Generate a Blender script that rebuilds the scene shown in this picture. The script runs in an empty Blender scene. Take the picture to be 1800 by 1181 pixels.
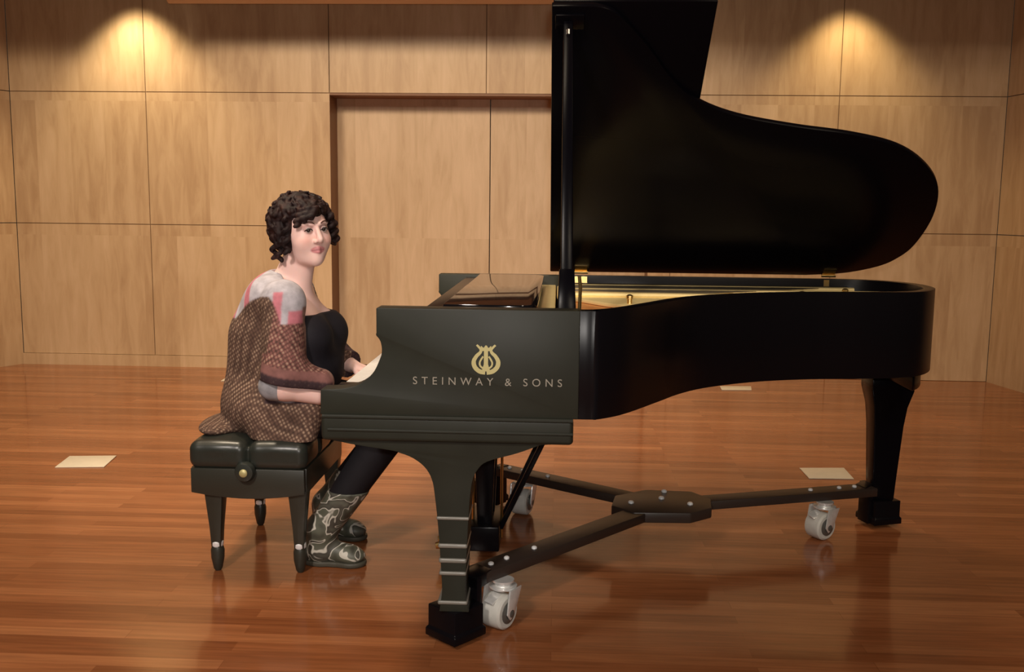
import bpy, bmesh, math, random
import numpy as np
from mathutils import Vector, Matrix

random.seed(7)
scene = bpy.context.scene
COL = scene.collection
R = math.radians

# ------------------------------------------------------------------ camera
CAM_H, F_PX, YAW, PITCH, ROLL = 1.2706, 1703.1, .0461, .1303, .0112
cd = bpy.data.cameras.new('camera')
cam = bpy.data.objects.new('camera', cd)
COL.objects.link(cam)
fw = Vector((-math.sin(YAW) * math.cos(PITCH), math.cos(YAW) * math.cos(PITCH), -math.sin(PITCH)))
rt = Vector((math.cos(YAW), math.sin(YAW), 0))
up = rt.cross(fw)
r2 = rt * math.cos(ROLL) + up * math.sin(ROLL)
u2 = up * math.cos(ROLL) - rt * math.sin(ROLL)
cam.matrix_world = Matrix(((r2.x, u2.x, -fw.x, 0), (r2.y, u2.y, -fw.y, 0), (r2.z, u2.z, -fw.z, CAM_H), (0, 0, 0, 1)))
cd.sensor_width = 36
cd.lens = F_PX / 1800 * 36
cd.clip_start = .05
scene.camera = cam

# ------------------------------------------------------------------ world, exposure
w = bpy.data.worlds.new('world')
scene.world = w
w.use_nodes = True
bgn = w.node_tree.nodes['Background']
bgn.inputs[0].default_value = (1.0, .74, .52, 1)
bgn.inputs[1].default_value = .02
vs = scene.view_settings
vs.view_transform = 'Standard'
vs.look = 'None'
vs.gamma = 1
vs.exposure = 0
vs.use_curve_mapping = False


# ------------------------------------------------------------------ lamps
def lamp(name, kind, loc, target, power, color, **kw):
    l = bpy.data.lights.new(name, kind)
    l.energy = power
    l.color = color
    for k, v in kw.items():
        setattr(l, k, v)
    o = bpy.data.objects.new(name, l)
    COL.objects.link(o)
    o.location = loc
    d = Vector(target) - Vector(loc)
    o.rotation_euler = d.to_track_quat('-Z', 'Y').to_euler()
    return o


WARM = (1.0, .82, .60)
# the two wall washers whose scallops show on the wall
lamp('wall_washer', 'SPOT', (-3.22, 7.19, 2.95), (-3.22, 7.24, 0), 86, (1.0, .83, .53), spot_size=R(100), spot_blend=.7, shadow_soft_size=.05)
lamp('wall_washer', 'SPOT', (2.10, 7.19, 2.95), (2.10, 7.24, 0), 50, (1.0, .78, .42), spot_size=R(100), spot_blend=.7, shadow_soft_size=.05)
# stage lights hung under the canopy
lamp('stage_light', 'SPOT', (-2.9, 2.0, 4.4), (-2.3, 6.6, 0.9), 800, WARM, spot_size=R(80), spot_blend=1, shadow_soft_size=.55)
lamp('stage_light', 'SPOT', (-.8, 2.0, 4.45), (-.6, 6.6, 1.0), 560, WARM, spot_size=R(80), spot_blend=1, shadow_soft_size=.55)
lamp('stage_light', 'SPOT', (2.2, 2.0, 4.4), (1.4, 6.4, 0.6), 200, WARM, spot_size=R(80), spot_blend=1, shadow_soft_size=.55)
# overhead lights above the piano
lamp('overhead_light', 'SPOT', (-1.7, 3.5, 3.2), (-1.2, 3.7, 0), 170, WARM, spot_size=R(100), spot_blend=1, shadow_soft_size=.2)
lamp('overhead_light', 'SPOT', (.3, 5.6, 3.2), (.3, 5.2, 0), 110, WARM, spot_size=R(100), spot_blend=1, shadow_soft_size=.2)
# unseen fill lamps, added to brighten the front floor and the player
lamp('added_front_fill', 'SPOT', (-2.2, -3.6, 5.0), (-.8, 3.0, 0.3), 430, (1.0, .86, .70), spot_size=R(75), spot_blend=1, shadow_soft_size=.45)
lamp('added_front_fill', 'SPOT', (1.8, -3.6, 5.0), (1.2, 2.6, 0), 300, (1.0, .82, .62), spot_size=R(75), spot_blend=1, shadow_soft_size=.45)
# unseen lamp added to brighten the player's face
lamp('added_face_fill', 'SPOT', (-1.7, -1.6, 4.2), (-1.0, 3.3, 0.95), 620, (1.0, .90, .84), spot_size=R(34), spot_blend=1, shadow_soft_size=.15)
# the flash of the camera
lamp('camera_flash', 'POINT', (.03, .0, 1.34), (0, 3, 1), 115, (1.0, .94, .88), shadow_soft_size=.02)

# ------------------------------------------------------------------ helpers
ORG = {}


def tag(o, label=None, cat=None, group=None, kind=None):
    for k, v in (('label', label), ('category', cat), ('group', group), ('kind', kind)):
        if v:
            o[k] = v
    return o


def thing(name, label, cat, loc=(0, 0, 0), group=None):
    o = bpy.data.objects.new(name, None)
    COL.objects.link(o)
    o.location = loc
    o.empty_display_size = .1
    ORG[o] = Vector(loc)
    return tag(o, label, cat, group)


def link(name, me, mat, parent=None, label=None, origin=None):
    """links a mesh given in world coordinates as a child of parent (or as a top-level object)"""
    o = bpy.data.objects.new(name, me)
    COL.objects.link(o)
    og = ORG[parent] if parent else Vector(origin or (0, 0, 0))
    me.transform(Matrix.Translation(-og))
    ORG[o] = og
    if parent:
        o.parent = parent
    else:
        o.location = og
    if mat:
        me.materials.append(mat)
    if label:
        o['label'] = label
    return o


def obj(name, bm, mat, parent=None, label=None, bevel=0, smooth=35, origin=None, seg=2):
    bmesh.ops.recalc_face_normals(bm, faces=bm.faces)
    if bevel:
        es = [e for e in bm.edges if len(e.link_faces) == 2 and e.calc_face_angle(0) > R(32)]
        bmesh.ops.bevel(bm, geom=es, offset=bevel, segments=seg, profile=.5, affect='EDGES', clamp_overlap=True)
    me = bpy.data.meshes.new(name)
    bm.to_mesh(me)
    bm.free()
    if smooth:
        me.polygons.foreach_set('use_smooth', [True] * len(me.polygons))
        me.set_sharp_from_angle(angle=R(smooth))
    return link(name, me, mat, parent, label, origin)


def BM():
    return bmesh.new()


def box(bm, x0, x1, y0, y1, z0, z1, rot=None, piv=None):
    m = Matrix.Translation(((x0 + x1) / 2, (y0 + y1) / 2, (z0 + z1) / 2)) @ Matrix.Diagonal((x1 - x0, y1 - y0, z1 - z0, 1))
    if rot is not None:
        p = Matrix.Translation(Vector(piv))
        m = p @ rot @ p.inverted() @ m
    bmesh.ops.create_cube(bm, size=1, matrix=m)
    return bm


def prism(bm, poly, fn, a, b):
    """a polygon in 2-D, placed by fn(u, v, t) at t=a and t=b and closed between them"""
    va = [bm.verts.new(fn(u, v, a)) for u, v in poly]
    vb = [bm.verts.new(fn(u, v, b)) for u, v in poly]
    bm.faces.new(va)
    bm.faces.new(vb[::-1])
    n = len(poly)
    for i in range(n):
        j = (i + 1) % n
        bm.faces.new((va[i], va[j], vb[j], vb[i]))
    return bm


def tube(bm, pts, r, n=10, flat=1.0):
    pts = [Vector(p) for p in pts]
    rs = r if isinstance(r, (list, tuple)) else [r] * len(pts)
    rings = []
    ref = None
    for i, p in enumerate(pts):
        d = (pts[min(i + 1, len(pts) - 1)] - pts[max(i - 1, 0)]).normalized()
        if ref is None:
            ref = Vector((0, 0, 1)) if abs(d.z) < .9 else Vector((1, 0, 0))
        a = (ref - d * ref.dot(d)).normalized()
        ref = a
        b = d.cross(a)
        rings.append([bm.verts.new(p + (a * math.cos(2 * math.pi * k / n) + b * math.sin(2 * math.pi * k / n) * flat) * rs[i]) for k in range(n)])
    for s, t in zip(rings, rings[1:]):
        for k in range(n):
            bm.faces.new((s[k], s[(k + 1) % n], t[(k + 1) % n], t[k]))
    bm.faces.new(rings[0][::-1])
    bm.faces.new(rings[-1])
    return bm


def lathe(bm, prof, mat4, n=24):
    """prof: (radius, height) along local z, mat4 places it"""
    rings = []
    for rr, z in prof:
        rings.append([bm.verts.new(mat4 @ Vector((rr * math.cos(2 * math.pi * k / n), rr * math.sin(2 * math.pi * k / n), z))) for k in range(n)])
    for s, t in zip(rings, rings[1:]):
        for k in range(n):
            bm.faces.new((s[k], s[(k + 1) % n], t[(k + 1) % n], t[k]))
    bm.faces.new(rings[0][::-1])
    bm.faces.new(rings[-1])
    return bm


def spline(pts, sub=6, closed=False):
    P = [np.array(p, float) for p in pts]
    n = len(P)
    out = []
    rng = range(n) if closed else range(n - 1)
    for i in rng:
        p0 = P[(i - 1) % n] if closed or i > 0 else P[i]
        p1 = P[i]
        p2 = P[(i + 1) % n]
        p3 = P[(i + 2) % n] if closed or i + 2 < n else p2
        for s in range(sub):
            t = s / sub
            out.append(tuple(.5 * (2 * p1 + (p2 - p0) * t + (2 * p0 - 5 * p1 + 4 * p2 - p3) * t * t + (3 * p1 - p0 - 3 * p2 + p3) * t ** 3)))
    if not closed:
        out.append(tuple(P[-1]))
    return out


# ------------------------------------------------------------------ materials
def newmat(name):
    m = bpy.data.materials.new(name)
    m.use_nodes = True
    nt = m.node_tree
    return m, nt, nt.nodes['Principled BSDF']


def plain(name, col, rough=.5, metal=0, spec=.5, noise=0, scale=20, coat=0):
    m, nt, b = newmat(name)
    b.inputs['Base Color'].default_value = (*col, 1)
    b.inputs['Roughness'].default_value = rough
    b.inputs['Metallic'].default_value = metal
    b.inputs['Specular IOR Level'].default_value = spec
    b.inputs['Coat Weight'].default_value = coat
    b.inputs['Coat Roughness'].default_value = .06
    if noise:
        N = nt.nodes
        tc = N.new('ShaderNodeTexCoord')
        no = N.new('ShaderNodeTexNoise')
        no.inputs['Scale'].default_value = scale
        no.inputs['Detail'].default_value = 3
        mx = N.new('ShaderNodeMix')
        mx.data_type = 'RGBA'
        mx.inputs['A'].default_value = (*[c * (1 - noise) for c in col], 1)
        mx.inputs['B'].default_value = (*[min(1, c * (1 + noise)) for c in col], 1)
        nt.links.new(tc.outputs['Object'], no.inputs['Vector'])
        nt.links.new(no.outputs['Fac'], mx.inputs['Factor'])
        nt.links.new(mx.outputs['Result'], b.inputs['Base Color'])
    return m


def nd(nt, kind, **kw):
    n = nt.nodes.new(kind)
    for k, v in kw.items():
        if k in n.inputs:
            n.inputs[k].default_value = v
        else:
            setattr(n, k, v)
    return n


def ramp(nt, stops, interp='LINEAR'):
    n = nt.nodes.new('ShaderNodeValToRGB')
    cr = n.color_ramp
    cr.interpolation = interp
    while len(cr.elements) < len(stops):
        cr.elements.new(.5)
    for e, (p, c) in zip(cr.elements, stops):
        e.position = p
        e.color = (*c, 1)
    return n


def mapping(nt, scale, coord='Object', rot=(0, 0, 0)):
    tc = nd(nt, 'ShaderNodeTexCoord')
    mp = nd(nt, 'ShaderNodeMapping')
    mp.inputs['Scale'].default_value = scale
    mp.inputs['Rotation'].default_value = rot
    nt.links.new(tc.outputs[coord], mp.inputs['Vector'])
    return mp


def mat_floor():
    m, nt, b = newmat('hardwood_strips')
    L = nt.links.new
    mp = mapping(nt, (1, 1, 1))
    br = nd(nt, 'ShaderNodeTexBrick')
    br.offset = .37
    br.offset_frequency = 2
    br.squash = 1
    for k, v in (('Scale', 1.0), ('Mortar Size', .0010), ('Mortar Smooth', .2), ('Bias', 0.0), ('Brick Width', .92), ('Row Height', .058)):
        br.inputs[k].default_value = v
    br.inputs['Color1'].default_value = (0, 0, 0, 1)
    br.inputs['Color2'].default_value = (1, 1, 1, 1)
    br.inputs['Mortar'].default_value = (.12, .12, .12, 1)
    L(mp.outputs[0], br.inputs['Vector'])
    rp = ramp(nt, [(0, (.24, .078, .027)), (.3, (.29, .098, .035)), (.6, (.325, .114, .042)), (.85, (.36, .132, .050)), (1, (.41, .158, .062))])
    L(br.outputs['Color'], rp.inputs[0])
    mp2 = mapping(nt, (2.2, 38, 1))
    no = nd(nt, 'ShaderNodeTexNoise', Scale=1.6, Detail=6.0, Roughness=.6)
    L(mp2.outputs[0], no.inputs['Vector'])
    g = ramp(nt, [(.3, (.74, .74, .74)), (.7, (1.16, 1.16, 1.16))])
    L(no.outputs['Fac'], g.inputs[0])
    mx = nd(nt, 'ShaderNodeMix', data_type='RGBA', blend_type='MULTIPLY')
    mx.inputs['Factor'].default_value = 1
    L(rp.outputs[0], mx.inputs['A'])
    L(g.outputs[0], mx.inputs['B'])
    no2 = nd(nt, 'ShaderNodeTexNoise', Scale=.9, Detail=3.0)
    mp3 = mapping(nt, (.8, 1.6, 1))
    L(mp3.outputs[0], no2.inputs['Vector'])
    g2 = ramp(nt, [(.3, (.86, .84, .82)), (.7, (1.1, 1.1, 1.1))])
    L(no2.outputs['Fac'], g2.inputs[0])
    mx2 = nd(nt, 'ShaderNodeMix', data_type='RGBA', blend_type='MULTIPLY')
    mx2.inputs['Factor'].default_value = 1
    L(mx.outputs['Result'], mx2.inputs['A'])
    L(g2.outputs[0], mx2.inputs['B'])
    L(mx2.outputs['Result'], b.inputs['Base Color'])
    rr = nd(nt, 'ShaderNodeMapRange')
    rr.inputs['To Min'].default_value = .10
    rr.inputs['To Max'].default_value = .20
    L(no.outputs['Fac'], rr.inputs['Value'])
    L(rr.outputs[0], b.inputs['Roughness'])
    b.inputs['Specular IOR Level'].default_value = .28
    b.inputs['Coat Weight'].default_value = .12
    b.inputs['Coat Roughness'].default_value = .045
    bp = nd(nt, 'ShaderNodeBump', Strength=.12, Distance=.002)
    L(br.outputs['Fac'], bp.inputs['Height'])
    bp.invert = True
    L(bp.outputs[0], b.inputs['Normal'])
    return m


def mat_veneer(name, tones, rough=.38):
    """wood veneer with vertical grain laid in leaves about a quarter metre wide"""
    m, nt, b = newmat(name)
    L = nt.links.new
    tc = nd(nt, 'ShaderNodeTexCoord')
    sp = nd(nt, 'ShaderNodeSeparateXYZ')
    L(tc.outputs['Object'], sp.inputs[0])
    ml = nd(nt, 'ShaderNodeMath', operation='MULTIPLY')
    ml.inputs[1].default_value = 3.7
    L(sp.outputs['X'], ml.inputs[0])
    fl = nd(nt, 'ShaderNodeMath', operation='FLOOR')
    L(ml.outputs[0], fl.inputs[0])
    zz = nd(nt, 'ShaderNodeMath', operation='MULTIPLY')
    zz.inputs[1].default_value = .97
    L(sp.outputs['Z'], zz.inputs[0])
    zf = nd(nt, 'ShaderNodeMath', operation='FLOOR')
    L(zz.outputs[0], zf.inputs[0])
    cb = nd(nt, 'ShaderNodeCombineXYZ')
    L(fl.outputs[0], cb.inputs[0])
    L(zf.outputs[0], cb.inputs[1])
    wn = nd(nt, 'ShaderNodeTexWhiteNoise', noise_dimensions='3D')
    L(cb.outputs[0], wn.inputs['Vector'])
    # grain
    ad = nd(nt, 'ShaderNodeVectorMath', operation='MULTIPLY_ADD')
    ad.inputs[1].default_value = (7, 7, 1.1)
    L(tc.outputs['Object'], ad.inputs[0])
    L(wn.outputs['Color'], ad.inputs[2])
    no = nd(nt, 'ShaderNodeTexNoise', Scale=2.2, Detail=7.0, Roughness=.58, Distortion=.6)
    L(ad.outputs[0], no.inputs['Vector'])
    mixv = nd(nt, 'ShaderNodeMath', operation='MULTIPLY_ADD')
    mixv.inputs[1].default_value = .30
    L(wn.outputs['Value'], mixv.inputs[0])
    sb = nd(nt, 'ShaderNodeMath', operation='SUBTRACT')
    sb.inputs[1].default_value = .15
    L(no.outputs['Fac'], sb.inputs[0])
    L(sb.outputs[0], mixv.inputs[2])
    rp = ramp(nt, [(.25, tones[0]), (.5, tones[1]), (.78, tones[2])])
    L(mixv.outputs[0], rp.inputs[0])
    L(rp.outputs[0], b.inputs['Base Color'])
    b.inputs['Roughness'].default_value = rough
    b.inputs['Specular IOR Level'].default_value = .4
    return m


M = {}
M['floor'] = mat_floor()
M['veneer'] = mat_veneer('maple_veneer', [(.45, .285, .155), (.545, .365, .208), (.62, .43, .26)])
M['door_veneer'] = mat_veneer('door_veneer', [(.47, .31, .18), (.56, .39, .24), (.64, .455, .295)])
M['gap'] = plain('dark_gap', (.20, .115, .055), .8)
M['canopy'] = plain('canopy_wood', (.50, .29, .15), .5, noise=.1, scale=4)
M['ebony'] = plain('satin_ebony', (.0050, .0042, .0055), .28, spec=.16)
M['ebony_cheek'] = plain('flash_lit_ebony', (.022, .0230, .0165), .48, spec=.26, noise=.25, scale=9)  # same ebony as the rim, with the grey flash sheen put into its colour
M['ebony_lid'] = plain('lid_ebony', (.0030, .0026, .0040), .24, spec=.07)
M['ebony_gloss'] = plain('gloss_ebony', (.006, .005, .006), .06, spec=.6)
M['gold'] = plain('gold_bronze', (.86, .68, .32), .38, metal=.35, noise=.08, scale=30)
M['brass'] = plain('brass', (.80, .56, .22), .28, metal=1)
M['gilt'] = plain('gilt_inlay', (.48, .42, .19), .45, metal=.3)
M['gilt_pale'] = plain('pale_inlay', (.27, .24, .19), .5)
M['soundwood'] = plain('amber_spruce', (.52, .20, .055), .35, noise=.15, scale=12)
M['felt'] = plain('red_felt', (.16, .016, .012), .9)
M['ivory'] = plain('white_key', (.90, .88, .83), .3)
M['steel'] = plain('cast_aluminium', (.88, .88, .85), .28, metal=.55, noise=.2, scale=60)
M['tyre'] = plain('grey_tyre', (.58, .57, .53), .38, noise=.12, scale=40)
M['cap'] = plain('dark_wheel_cap', (.16, .16, .15), .35, metal=.5)
M['chrome'] = plain('chrome', (.8, .8, .8), .16, metal=1)
M['iron'] = plain('black_painted_steel', (.030, .020, .016), .42, spec=.5)
M['leather'] = plain('black_leather', (.024, .027, .022), .33, spec=.55, noise=.2, scale=90)
M['bench_wood'] = plain('bench_ebony', (.028, .028, .021), .40)
M['ferrule'] = plain('white_metal', (.85, .85, .86), .35, metal=.2)
M['plate'] = plain('cream_plate', (.66, .58, .44), .5, noise=.08, scale=25)
M['string'] = plain('steel_string', (.6, .5, .36), .3, metal=1)

# ------------------------------------------------------------------ room
YW = 7.47
bm = BM()
box(bm, -9, 9, -5, YW + .5, -.12, 0)
fl = obj('floor', bm, M['floor'], smooth=0)
tag(fl, 'glossy reddish brown hardwood strip stage floor', 'floor', kind='structure')

# wall panels: each is a board with a thin open joint round it
G = .0032
bm = BM()
DX0, DX1, DH = -1.755, .69, 2.115
zs = [.088, 1.12, 2.13, 3.6]
xs_low = [-4.25, -3.18, DX0]
xs_r = [DX1, .86, 2.07, 3.29]
for z0, z1 in zip(zs, zs[1:]):
    if z1 <= 2.2:
        for xs in (xs_low, xs_r):
            z0 = .0 if xs is xs_r and z0 < .1 else max(z0, .088)
            for a, b_ in zip(xs, xs[1:]):
                box(bm, a + (G if a != DX1 else 0), b_ - (G if b_ != DX0 else 0), YW, YW + .006, z0 + G, z1 - G)
    else:
        for a, b_ in zip([-4.25, -3.18, DX0, -.56, DX1, 2.07], [-3.18, DX0, -.56, DX1, 2.07, 3.29]):
            box(bm, a + G, b_ - G, YW, YW + .006, z0 + G, z1 - G)
wb = obj('wall_back', bm, M['veneer'], smooth=0)
tag(wb, 'golden maple veneer panelled wall behind the piano', 'wall', kind='structure')
bm = BM()
box(bm, -4.25, DX0 - .021, YW + .006, YW + .10, 0, 3.6)
box(bm, DX1 + .021, 3.29, YW + .006, YW + .10, 0, 3.6)
box(bm, DX0, DX1, YW + .006, YW + .10, DH + .021, 3.6)
o = obj('wall_backing', bm, M['gap'], smooth=0)
tag(o, 'dark joints between the veneer panels', 'wall', kind='structure')
bm = BM()
box(bm, -4.25, DX0 - .02, YW - .012, YW + .02, 0, .088)
o = obj('baseboard_back', bm, M['veneer'], smooth=0)
tag(o, 'low veneer skirting along the foot of the back wall', 'baseboard', kind='structure')
# recessed pair of doors with lining
DEP = .25
d = thing('door_1', 'tall flush maple double doors recessed in the back wall', 'door', (-.53, YW + DEP, 0))
d['kind'] = 'structure'
for a, b_ in ((DX0, -.548), (-.54, DX1)):
    bm = BM()
    box(bm, a, b_, YW + DEP, YW + DEP + .045, .004, DH)
    obj('door_leaf', bm, M['door_veneer'], d, smooth=0)
bm = BM()
box(bm, DX0 - .02, DX0, YW + .0065, YW + DEP + .06, 0, DH + .02)
box(bm, DX1, DX1 + .02, YW + .0065, YW + DEP + .06, 0, DH + .02)
box(bm, DX0, DX1, YW + .0065, YW + DEP + .06, DH, DH + .02)
M['lining'] = plain('door_lining', (.20, .085, .032), .5, noise=.1, scale=8)
obj('door_lining', bm, M['lining'], d, smooth=0)
# the angled returns at both ends of the back wall
for nm, p, q, lb in (('wall_left', (-4.25, 7.47), (-5.2, 5.6), 'angled veneer wall return at the left end of the stage'),
                     ('wall_right', (3.29, 7.47), (3.75, 4.6), 'angled veneer wall return at the right end of the stage')):
    bm = BM()
    p = Vector((*p, 0))
    q = Vector((*q, 0))
    dv = (q - p).normalized()
    nv = Vector((-dv.y, dv.x, 0)) * (.06 if nm == 'wall_right' else -.06)
    ln = (q - p).length
    for z0, z1 in zip([-.003, 1.12, 2.13], [1.12, 2.13, 3.6]):
        n = 3
        for k in range(n):
            a = p + dv * (ln * k / n + .003)
            c = p + dv * (ln * (k + 1) / n - .003)
            prism(bm, [(a.x, a.y), (c.x, c.y), (c.x + nv.x, c.y + nv.y), (a.x + nv.x, a.y + nv.y)], lambda u, v, t: (u, v, t), z0 + .003, z1 - .003)
    o = obj(nm, bm, M['veneer'], smooth=0)
    tag(o, lb, 'wall', kind='structure')
# sloping canopy panels over the stage; only the back edge of the middle one shows at the top of the frame
for x0, x1, ye, ze in ((-2.75, .55, 6.90, 2.668), (.57, 4.4, 6.50, 2.71), (-6.0, -2.77, 6.62, 2.70)):
    bm = BM()
    sl = .46
    prism(bm, [(ye, ze), (ye, ze + .05), (1.0, ze + .05 + sl * (ye - 1)), (1.0, ze + sl * (ye - 1))], lambda u, v, t: (t, u, v), x0, x1)
    o = obj('ceiling' if x0 == -2.75 else 'ceiling_panel', bm, M['canopy'], smooth=0)
    tag(o, 'sloping wooden canopy panel above the stage', 'ceiling', kind='structure')

# ------------------------------------------------------------------ floor plates
for poly, lb in (([(-2.42, 4.47), (-2.19, 4.50), (-2.225, 4.71), (-2.455, 4.68)], 'cream rectangular floor plate on the open floor left of the bench'),
                 ([(1.225, 4.59), (1.44, 4.60), (1.45, 4.80), (1.225, 4.78)], 'cream rectangular floor plate behind the rear leg of the piano'),
                 ([(1.19, 6.90), (1.405, 6.91), (1.43, 7.06), (1.20, 7.04)], 'cream floor plate near the wall, half hidden below the piano case'),
                 ([(-2.44, 6.86), (-2.21, 6.88), (-2.22, 7.05), (-2.45, 7.03)], 'cream floor plate near the wall, mostly hidden behind the woman')):
    bm = BM()
    prism(bm, poly, lambda u, v, t: (u, v, t), .0005, .005)
    cx = sum(p[0] for p in poly) / 4
    cy = sum(p[1] for p in poly) / 4
    o = obj('floor_plate', bm, M['plate'], bevel=.0015, origin=(cx, cy, 0))
    tag(o, lb, 'floor plate', 'floor plates of the stage')

# ------------------------------------------------------------------ grand piano
PX, PY = .35, 3.45
piano = thing('grand_piano', 'black concert grand piano with raised lid standing on a wheeled dolly', 'piano', (PX, PY, 0))
YN, YF = 2.654, 4.15
ZT, ZB = .995, .690
# --- rim
half = spline([(.06, YN + .004), (.095, YN + .004), (.127, 2.668), (.2, 2.745), (.31, 2.925), (.4, 3.075), (.51, 3.2), (.695, 3.325), (.895, 3.395), (1.1, 3.43), (1.28, 3.49), (1.39, 3.63), (1.43, 3.79), (1.42, 3.94), (1.35, 4.07), (1.22, 4.14), (1.05, YF)], 6)
outer = half + [(.8, YF), (.4, YF), (.06, YF)]


def inset(path, t):
    out = []
    for i, p in enumerate(path):
        a = Vector(path[max(i - 1, 0)])
        b_ = Vector(path[min(i + 1, len(path) - 1)])
        dd = (b_ - a).normalized()
        out.append((p[0] - dd.y * t, p[1] + dd.x * t))
    return out


def strip_wall(bm, o_, i_, z0, z1):
    n = len(o_)
    V = [[bm.verts.new((p[0], p[1], z)) for p in path] for path, z in ((o_, z0), (o_, z1), (i_, z1), (i_, z0))]
    for k in range(n - 1):
        for a in range(4):
            b_ = (a + 1) % 4
            bm.faces.new((V[a][k], V[a][k + 1], V[b_][k + 1], V[b_][k]))
    for k in (0, n - 1):
        bm.faces.new([V[a][k] for a in range(4)])


inn = inset(outer, .042)
bm = BM()
strip_wall(bm, outer, inn, ZB, ZT)
rim = obj('rim', bm, M['ebony'], piano, bevel=.006, smooth=40)
in2 = inset(outer, .044)
in3 = inset(outer, .10)
bm = BM()
strip_wall(bm, in2, in3, ZB + .02, .925)
obj('inner_rim', bm, M['soundwood'], piano, smooth=40)
# bottom of the case
bm = BM()
prism(bm, inset(outer, .046), lambda u, v, t: (u, v, t), ZB + .03, ZB + .05)
obj('case_bottom', bm, M['iron'], piano, smooth=0)
# --- soundboard and iron plate
ins = inset(outer, .050)
bm = BM()
prism(bm, ins, lambda u, v, t: (u, v, t), .926, .936)
obj('soundboard', bm, M['soundwood'], piano, smooth=0)
bm = BM()
pl = [(.0, 4.09), (.0, 3.62), (.09, 3.50), (.17, 3.36), (.30, 3.22), (.42, 3.23), (.55, 3.33), (.75, 3.42), (.95, 3.48), (1.15, 3.53), (1.28, 3.62), (1.33, 3.76), (1.32, 3.9), (1.25, 4.02), (1.1, 4.09)]
prism(bm, pl, lambda u, v, t: (u, v, t), .937, .952)
ip = obj('iron_plate', bm, M['gold'], piano, bevel=.004)
bm = BM()
for a, b_ in (((.02, 3.95), (1.2, 3.98)), ((.02, 3.75), (1.25, 3.8)), ((.06, 3.58), (1.1, 3.6))):
    a = Vector((*a, .958))
    b_ = Vector((*b_, .958))
    tube(bm, [a, b_], .012, 8)
obj('plate_strut', bm, M['gold'], ip)
for x, y in ((.62, 3.44), (.25, 3.34), (.9, 3.6), (1.1, 3.75)):
    bm = BM()
    lathe(bm, [(.009, 0), (.009, .018), (.012, .02), (.012, .03), (.004, .034)], Matrix.Translation((x, y, .95)), 10)
    obj('plate_bolt', bm, M['brass'], ip)
bm = BM()
for k in range(46):
    t = k / 45
    y0 = 3.66 + .40 * t
    tube(bm, [(.01, y0, .966), (.55 + .65 * t, y0 - .04 * (1 - t) + .0, .966)], .0012, 4)
st = obj('strings', bm, M['string'], piano)
st['kind'] = 'stuff'
# pin block and red felt strip at the front of the plate
bm = BM()
box(bm, -.075, -.005, YN + .08, YF - .075, .90, .956)
obj('pin_block', bm, M['gold'], piano, bevel=.004)
bm = BM()
box(bm, -.098, -.078, YN + .075, YF - .075, .90, .972)
obj('felt_strip', bm, M['felt'], piano, bevel=.003)

# --- arms
arm = [(.065, ZT), (-.501, ZT), (-.501, .925)] + spline([(-.503, .918), (-.490, .901), (-.486, .872), (-.494, .845), (-.513, .809), (-.549, .779), (-.589, .767), (-.628, .763)], 4) + [(-.660, .762), (-.662, ZB), (.065, ZB)]
arms = []
for y0, y1 in ((YN, YN + .072), (YF - .072, YF)):
    bm = BM()
    prism(bm, arm, lambda u, v, t: (u, t, v), y0, y1)
    arms.append(obj('arm', bm, M['ebony_cheek'], piano, bevel=.004, smooth=30))
# key bed with its rounded moulding
bm = BM()
box(bm, -.660, .052, YN - .004, YF + .004, .616, ZB - .001)
kb = obj('keybed', bm, M['ebony_cheek'], piano, bevel=.012, seg=4)
bm = BM()
tube(bm, [(-.655, YN - .002, ZB - .004), (.05, YN - .002, ZB - .004)], .0065, 10)
tube(bm, [(-.640, YN - .003, .648), (.05, YN - .003, .648)], .005, 10)
obj('moulding', bm, M['ebony_cheek'], kb)
# rail filling under the action
bm = BM()
box(bm, -.44, .06, YN + .08, YF - .08, ZB, .86)
obj('action_case', bm, M['ebony'], piano, smooth=0)
# key slip and key blocks
bm = BM()
box(bm, -.652, -.628, YN + .074, YF - .074, ZB, .712)
obj('key_slip', bm, M['ebony'], piano, bevel=.003)
for y0, y1 in ((YN + .074, YN + .112), (YF - .112, YF - .074)):
    bm = BM()
    box(bm, -.626, -.47, y0, y1, ZB, .765)
    obj('key_block', bm, M['ebony'], piano, bevel=.004)
# --- keyboard
KY0, KY1 = YN + .114, YF - .114
KW = (KY1 - KY0) / 52
bm = BM()
box(bm, -.60, -.45, KY0, KY1, ZB, .722)
keyb = obj('keyboard', bm, M['soundwood'], piano, smooth=0)
bm = BM()
box(bm, -.634, -.452, KY0 + .0006, KY0 + KW - .0006, .7225, .746)
wk = obj('white_key', bm, M['ivory'], keyb, bevel=.0012)
for k in range(1, 52):
    c = wk.copy()
    COL.objects.link(c)
    c.parent = keyb
    c.location = (0, KW * k, 0)
bk = None
for k in range(51):
    if k % 7 in (1, 4):
        continue
    y = KY0 + KW * (k + 1)
    if bk is None:
        bm = BM()
        prism(bm, [(-.575, .746), (-.567, .757), (-.452, .758), (-.452, .740), (-.575, .740)], lambda u, v, t: (u, t, v), y - .005, y + .005)
        bk = obj('black_key', bm, M['ebony_gloss'], keyb, bevel=.001)
        yb = y
    else:
        c = bk.copy()
        COL.objects.link(c)
        c.parent = keyb
        c.location = (0, y - yb, 0)
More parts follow.
